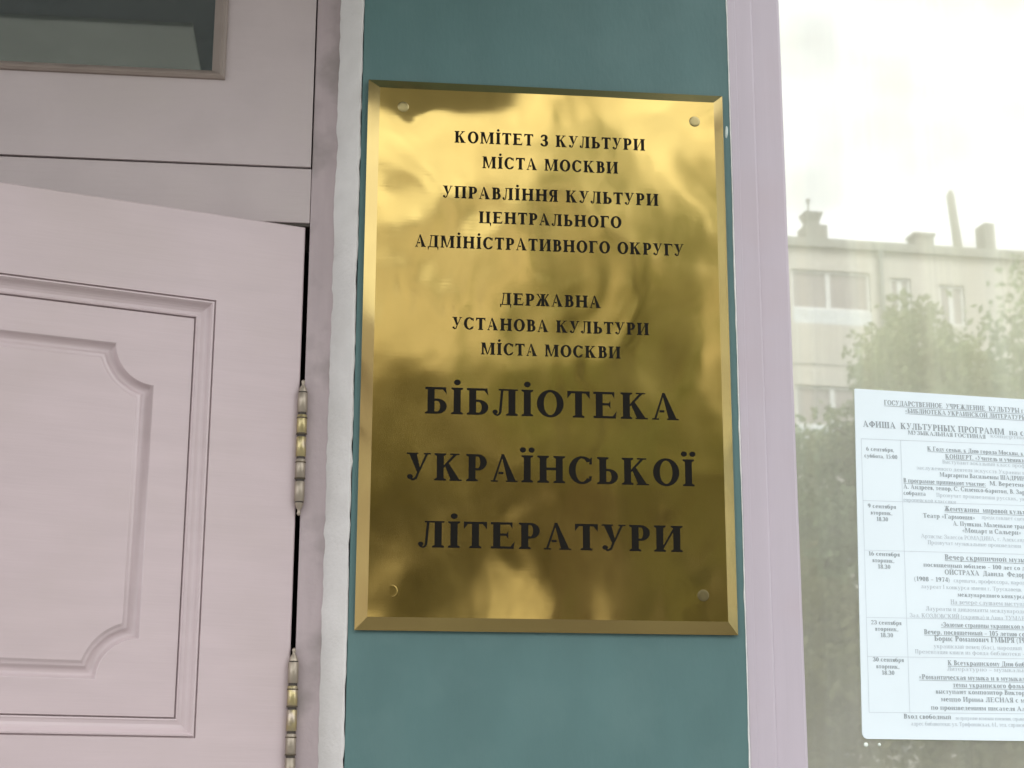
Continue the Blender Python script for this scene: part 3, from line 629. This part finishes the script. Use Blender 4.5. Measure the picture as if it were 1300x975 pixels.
for j in range(NZ+1):
    for i in range(NX+1):
        x = ix0+(ix1-ix0)*i/NX; z = iz0+(iz1-iz0)*j/NZ; b.v.append((x,py(x,z),z))
for j in range(NZ):
    for i in range(NX):
        a = j*(NX+1)+i; b.f.append((a,a+1,a+NX+2,a+NX+1)); b.sm.append(True)
keep(b.build('face_plate', M['brass'], plq))
b = MB()
inner = [(ix0+(ix1-ix0)*i/NX,iz0) for i in range(NX)]+[(ix1,iz0+(iz1-iz0)*j/NZ) for j in range(NZ)]+[(ix1-(ix1-ix0)*i/NX,iz1) for i in range(NX)]+[(ix0,iz1-(iz1-iz0)*j/NZ) for j in range(NZ)]
outer = [(PX0+(PX1-PX0)*(p[0]-ix0)/(ix1-ix0), PZ0+(PZ1-PZ0)*(p[1]-iz0)/(iz1-iz0)) for p in inner]
segs = [(0,NX),(NX,NX+NZ),(NX+NZ,2*NX+NZ),(2*NX+NZ,2*NX+2*NZ)]
for s,e_ in segs:                      # one strip per side keeps the mitres crisp
    idx = [k % len(inner) for k in range(s, e_+1)]
    li = [(inner[k][0],py(*inner[k]),inner[k][1]) for k in idx]
    lo = [(outer[k][0],-.0042-.0003*noise.noise((outer[k][0]*12,outer[k][1]*12,2)),outer[k][1]) for k in idx]
    lw = [(outer[k][0],-.0028,outer[k][1]) for k in idx]
    b.strip([li,lo], closed=False, smooth=True); b.strip([lo,lw], closed=False, smooth=False)
keep(b.build('bevelled_rim', M['brass_edge'], plq, merge=False))
b = MB(); b.box(PX0+.002,-.0029,PZ0+.002,PX1-.002,-.0002,PZ1-.002); keep(b.build('plaque_shadow_board', M['hinge_dark'], plq))  # dark inset board added to draw the shadow line around the plaque
for x,z,m,lb in [(*near(q[0],q[1],PF,-.008),q[2],q[3]) for q in ((.0387,2.2434,'screw',None),(.3657,2.2414,'screw',None),(.3623,1.7096,'screw_dark','tarnished dark screw cap'),(.0368,1.7093,'brass','faint brass screw cap'))]:
    fl = .03 if m == 'brass' else .55
    b = MB(); b.lathe([(0,.0009*fl),(.0035,.0009*fl),(.0056,.0008*fl),(.0062,.0003*fl),(.0064,-.0004)], (x,py(x,z),z), 'y', 28)
    o = keep(b.build('screw_cap', M[m], plq))
    if m != 'brass':
        b = MB(); b.strip([[(x+r*math.cos(2*math.pi*k/28), py(x+r*math.cos(2*math.pi*k/28), z+r*math.sin(2*math.pi*k/28))-.00025, z+r*math.sin(2*math.pi*k/28)) for k in range(28)] for r in (.0062,.0071)])
        g = b.build('gap_ring', M['hinge_dark'], o, recalc=False); g.matrix_parent_inverse = (Matrix.Translation(plq.location)).inverted()
    if lb: o['label'] = lb
LINES = [('КОМіТЕТ З КУЛЬТУРИ',.0958,.3085,2.2036,.0136),('МіСТА МОСКВИ',.1268,.2778,2.1750,.0136),('УПРАВЛіННЯ КУЛЬТУРИ',.0836,.3225,2.1390,.0138),
 ('ЦЕНТРАЛЬНОГО',.1235,.2807,2.1113,.0134),('АДМіНіСТРАТИВНОГО ОКРУГУ',.0545,.3495,2.0816,.0136),('ДЕРЖАВНА',.1472,.2570,2.0192,.0134),
 ('УСТАНОВА КУЛЬТУРИ',.0957,.3094,1.9902,.0134),('МіСТА МОСКВИ',.1268,.2779,1.9630,.0132),('БіБЛіОТЕКА',.0681,.3399,1.8966,.0288),
 ('УКРАїНСЬКОї',.0499,.3562,1.8252,.0288),('ЛіТЕРАТУРИ',.0634,.3415,1.7548,.0275)]
for txt,xa,xb,zb,h in LINES:
    (xa,zb),(xb,_) = near(xa,zb,PF,-.008), near(xb,zb,PF,-.008)
    big = h > .02
    L, w = layout(txt, .222 if big else .24, .084 if big else .105, .12 if big else .13, .46); sx = (xb-xa)/w
    b = MB()
    for gx,P in L:
        for k,p in enumerate(P):
            off = .00028+.000006*(k % 9)
            b.quad(*[(xa+(gx+q[0])*sx, py(xa+(gx+q[0])*sx, zb+q[1]*h)-off, zb+q[1]*h) for q in p])
    keep(b.build('inscription', M['ink'], plq, recalc=False, merge=False))

# ------------------------------------------------------------ apartment house across the street (seen in the reflections)
ap = empty('apartment_building', (10.83,-36,0), R(-4.2))
tag(ap, 'pale beige apartment block with chimneys on its flat roof, mirrored in the window glass', 'building')
HX0,HX1,HZ = -27.0,12.0,14.62
wins = []          # (x0,x1,z0,z1,kind)
for rep in range(-4,2):
    for fl in range(5):
        dz = -2.92*fl; bx = rep*6.3
        for (xa,xb,za,zb,kd) in ((0,2.03,12.69,14.06,'loggia'),(2.55,3.10,13.1,13.98,'small'),(3.83,4.50,12.83,13.88,'casement')):
            if HX0+.4 < bx+xa and bx+xb < HX1-.4: wins.append((bx+xa,bx+xb,za+dz,zb+dz,kd))
# wall as a grid with real openings
xs = sorted({HX0,HX1}|{w[0] for w in wins}|{w[1] for w in wins}); zs = sorted({-.2,HZ}|{w[2] for w in wins}|{w[3] for w in wins})
b = MB()
for i in range(len(xs)-1):
    for j in range(len(zs)-1):
        mx_,mz_ = (xs[i]+xs[i+1])/2,(zs[j]+zs[j+1])/2
        if any(w[0]<mx_<w[1] and w[2]<mz_<w[3] for w in wins): continue
        b.quad((xs[i],0,zs[j]),(xs[i+1],0,zs[j]),(xs[i+1],0,zs[j+1]),(xs[i],0,zs[j+1]))
for w in wins:
    rc = [(w[0],w[2]),(w[1],w[2]),(w[1],w[3]),(w[0],w[3])]; b.strip([[(p[0],0,p[1]) for p in rc],[(p[0],-.22,p[1]) for p in rc]], smooth=False)
b.box(HX0,-12,-.2,HX1,-.23,HZ)
b.build('wall', M['beige'], ap)
b = MB(); b.box(HX0-.2,-12.2,HZ+.002,HX1+.2,.14,HZ+.22); rf = b.build('roof', M['cornice'], ap)
for x in (2.3,-3.9,-16.6):
    m_ = MB(); n_ = 10; m_.strip([[(x+.06*math.cos(2*math.pi*i/n_),.08+.06*math.sin(2*math.pi*i/n_),z) for i in range(n_)] for z in (0,HZ)]); m_.build('drainpipe', M['roofm'], ap)
for z in (2.9,5.82,8.74,11.66):
    m_ = MB(); m_.box(HX0,.001,z-.02,HX1,.012,z+.02); m_.build('floor_band', M['cornice'], ap)
def roofpart(nm, m, *boxes):
    b = MB()
    for q in boxes: b.box(*q)
    b.build(nm, m, rf)
def tap(b, x, y, z0, z1, r0, r1, n=10, dx=0):
    b.strip([[(x+r0*math.cos(2*math.pi*i/n),y+r0*math.sin(2*math.pi*i/n),z0) for i in range(n)],[(x+dx+r1*math.cos(2*math.pi*i/n),y+r1*math.sin(2*math.pi*i/n),z1) for i in range(n)],[(x+dx,y,z1) for i in range(n)]])
roofpart('chimney', M['chim'], (.46,-.70,HZ+.22,1.02,-.10,HZ+.66))
b = MB(); b.strip([[(x,y,z) for x,y in ((.72-s,-.4-s),(.72+s,-.4-s),(.72+s,-.4+s),(.72-s,-.4+s))] for s,z in ((.16,HZ+.66),(.16,HZ+.80),(.24,HZ+1.02),(.14,HZ+1.06),(0,HZ+1.06))], smooth=False); b.build('chimney_cowl', M['chim'], rf)
b = MB(); tap(b,.66,-.4,HZ+1.0,HZ+1.36,.025,.025); tap(b,.66,-.4,HZ+1.33,HZ+1.42,.055,.055); b.build('aerial', M['chim'], rf)
roofpart('vent_box', M['chim'], (3.32,-.55,HZ+.22,3.82,-.10,HZ+.54), (3.28,-.59,HZ+.54,3.86,-.06,HZ+.62))
b = MB(); tap(b,4.52,-.2,HZ+.2,HZ+1.72,.115,.10,12,-.14); b.build('flue_pipe', M['chim'], rf)
b = MB(); tap(b,4.40,-.2,HZ+1.71,HZ+1.83,.06,.055,12,-.01); b.build('flue_cap', M['chim'], rf)
roofpart('chimney', M['chim'], (5.20,-.6,HZ+.22,5.48,-.10,HZ+1.0))
for x in (-6,-12,-17.5,-23): roofpart('chimney', M['chim'], (x,-2,HZ+.24,x+.7,-1.2,HZ+.95))
for xa,xb,za,zb,kd in wins:
    b = MB(); s = .07; mull = [.5] if kd != 'loggia' else [.47]
    zl = za+(.36 if kd == 'loggia' else 0)
    b.box(xa,-.14,zl,xb,-.08,zl+s); b.box(xa,-.14,zb-s,xb,-.08,zb); b.box(xa,-.14,zl+s,xa+s,-.08,zb-s); b.box(xb-s,-.14,zl+s,xb,-.08,zb-s)
    for k in mull:
        c = xa+(xb-xa)*k; b.box(c-.06,-.14,zl+s,c+.06,-.08,zb-s)
    w = b.build('window', M['wframe'], ap)
    b = MB(); b.box(xa+s,-.12,zl+s,xb-s,-.11,zb-s); b.build('pane', M['wpane'], w)
    if kd == 'loggia':
        b = MB(); b.box(xa,-.10,za,xb,-.02,zl-.002); b.build('balcony_panel', M['wpanel'], w)

# ------------------------------------------------------------ street trees (seen in the reflections)
def tree(x, y, h, cr, cz, seed, leafm, label, n=12000, ell=1.25):
    rnd = random.Random(seed); t = empty('street_tree', (x,y,-.15)); tag(t, label, 'tree', 'street trees in front of the apartment block')
    b = MB(); tw = .13+.012*h
    rings = []
    for k in range(7):
        f = k/6; r = tw*(1-.7*f); ox = .15*math.sin(f*2.2+seed); oy = .12*math.cos(f*1.7+seed)-.12*math.cos(seed)
        rings.append([(ox+r*math.cos(2*math.pi*i/9),oy+r*math.sin(2*math.pi*i/9),f*h*.8) for i in range(9)])
    b.strip(rings)
    tips = []
    for k in range(9):
        a = rnd.uniform(0,6.28); z0 = h*rnd.uniform(.35,.7); l = cr*rnd.uniform(.6,1); z1 = z0+l*rnd.uniform(.4,.9)
        p0 = Vector((0,0,z0)); p1 = Vector((l*math.cos(a),l*math.sin(a),z1)); tips.append(p1)
        d = (p1-p0).normalized(); u = d.orthogonal().normalized(); v = d.cross(u)
        b.strip([[tuple(p0+u*.05*math.cos(q)+v*.05*math.sin(q)) for q in (0,1.57,3.14,4.71)],[tuple(p1+u*.015*math.cos(q)+v*.015*math.sin(q)) for q in (0,1.57,3.14,4.71)]])
    b.build('trunk', M['bark'], t)
    b = MB(); cl = []
    for k in range(42):
        while True:
            p = Vector((rnd.uniform(-1,1),rnd.uniform(-1,1),rnd.uniform(-1,1)))
            if p.length < 1: break
        cl.append((Vector((p.x*cr*.8,p.y*cr*.8,cz+p.z*cr*ell*.8)), cr*rnd.uniform(.2,.36)))
    for k in range(n):
        c, r = cl[rnd.randrange(len(cl))]
        p = c+Vector([max(-1.5,min(1.5,rnd.gauss(0,1))) for _ in range(3)])*r*.62
        s = rnd.uniform(.045,.085); u = Vector((rnd.gauss(0,1),rnd.gauss(0,1),rnd.gauss(0,1))).normalized(); v = u.orthogonal().normalized()
        b.quad(p-u*s,p+v*s*.55,p+u*s,p-v*s*.55)
    b.build('crown', M[leafm], t, recalc=False, merge=False)
T_ = [(10.75,-20,9.6,2.1,7.2,1,'leaf','tall dense green tree at the far right of the mirrored street'),
 (8.1,-20.5,8.8,1.35,7.0,2,'leaf_y','slim yellowish tree between the mirrored loggia and the small window'),
 (6.6,-21.5,7.4,1.7,5.6,3,'leaf','low round tree under the mirrored loggia'),
 (3.2,-18,7.9,1.9,5.6,4,'leaf_g','olive green tree mirrored in the middle of the plaque'),
 (.5,-19,7.6,1.9,5.4,5,'leaf_g','olive tree mirrored in the left half of the plaque'),
 (-2.6,-17,7.6,1.9,5.4,6,'leaf_g','olive tree mirrored near the left rim of the plaque'),
 (-6.5,-18,7.6,2.0,5.4,7,'leaf','broad dark tree farthest from the window'),
 (13.4,-19,7.4,1.9,5.2,8,'leaf_y','yellowish tree beyond the tall dense one'),
 (-.9,-14.6,4.3,1.5,2.4,15,'leaf_d','short dark tree mirrored in the lower left corner of the plaque'),
 (4.3,-14.6,4.6,1.5,2.7,9,'leaf_d','short bushy tree beside the mirrored kerb, nearest the plaque'),
 (6.6,-15.0,4.8,1.6,2.9,10,'leaf_d','short dark tree mirrored behind the notice'),
 (8.9,-15.2,5.0,1.6,3.0,11,'leaf_d','short bushy tree mirrored at the right end of the notice'),
 (10.5,-3.0,5.6,1.9,3.7,13,'leaf_y','leafy tree on the library pavement beyond the window')]  # last tree added out of view to darken the reflection in the plaque rim
for q in T_: tree(*q)
tree(2.55,-13.6,9.0,1.45,6.3,21,'leaf_y','tall thin-crowned tree rising above the others in the plaque',n=2600,ell=1.9)
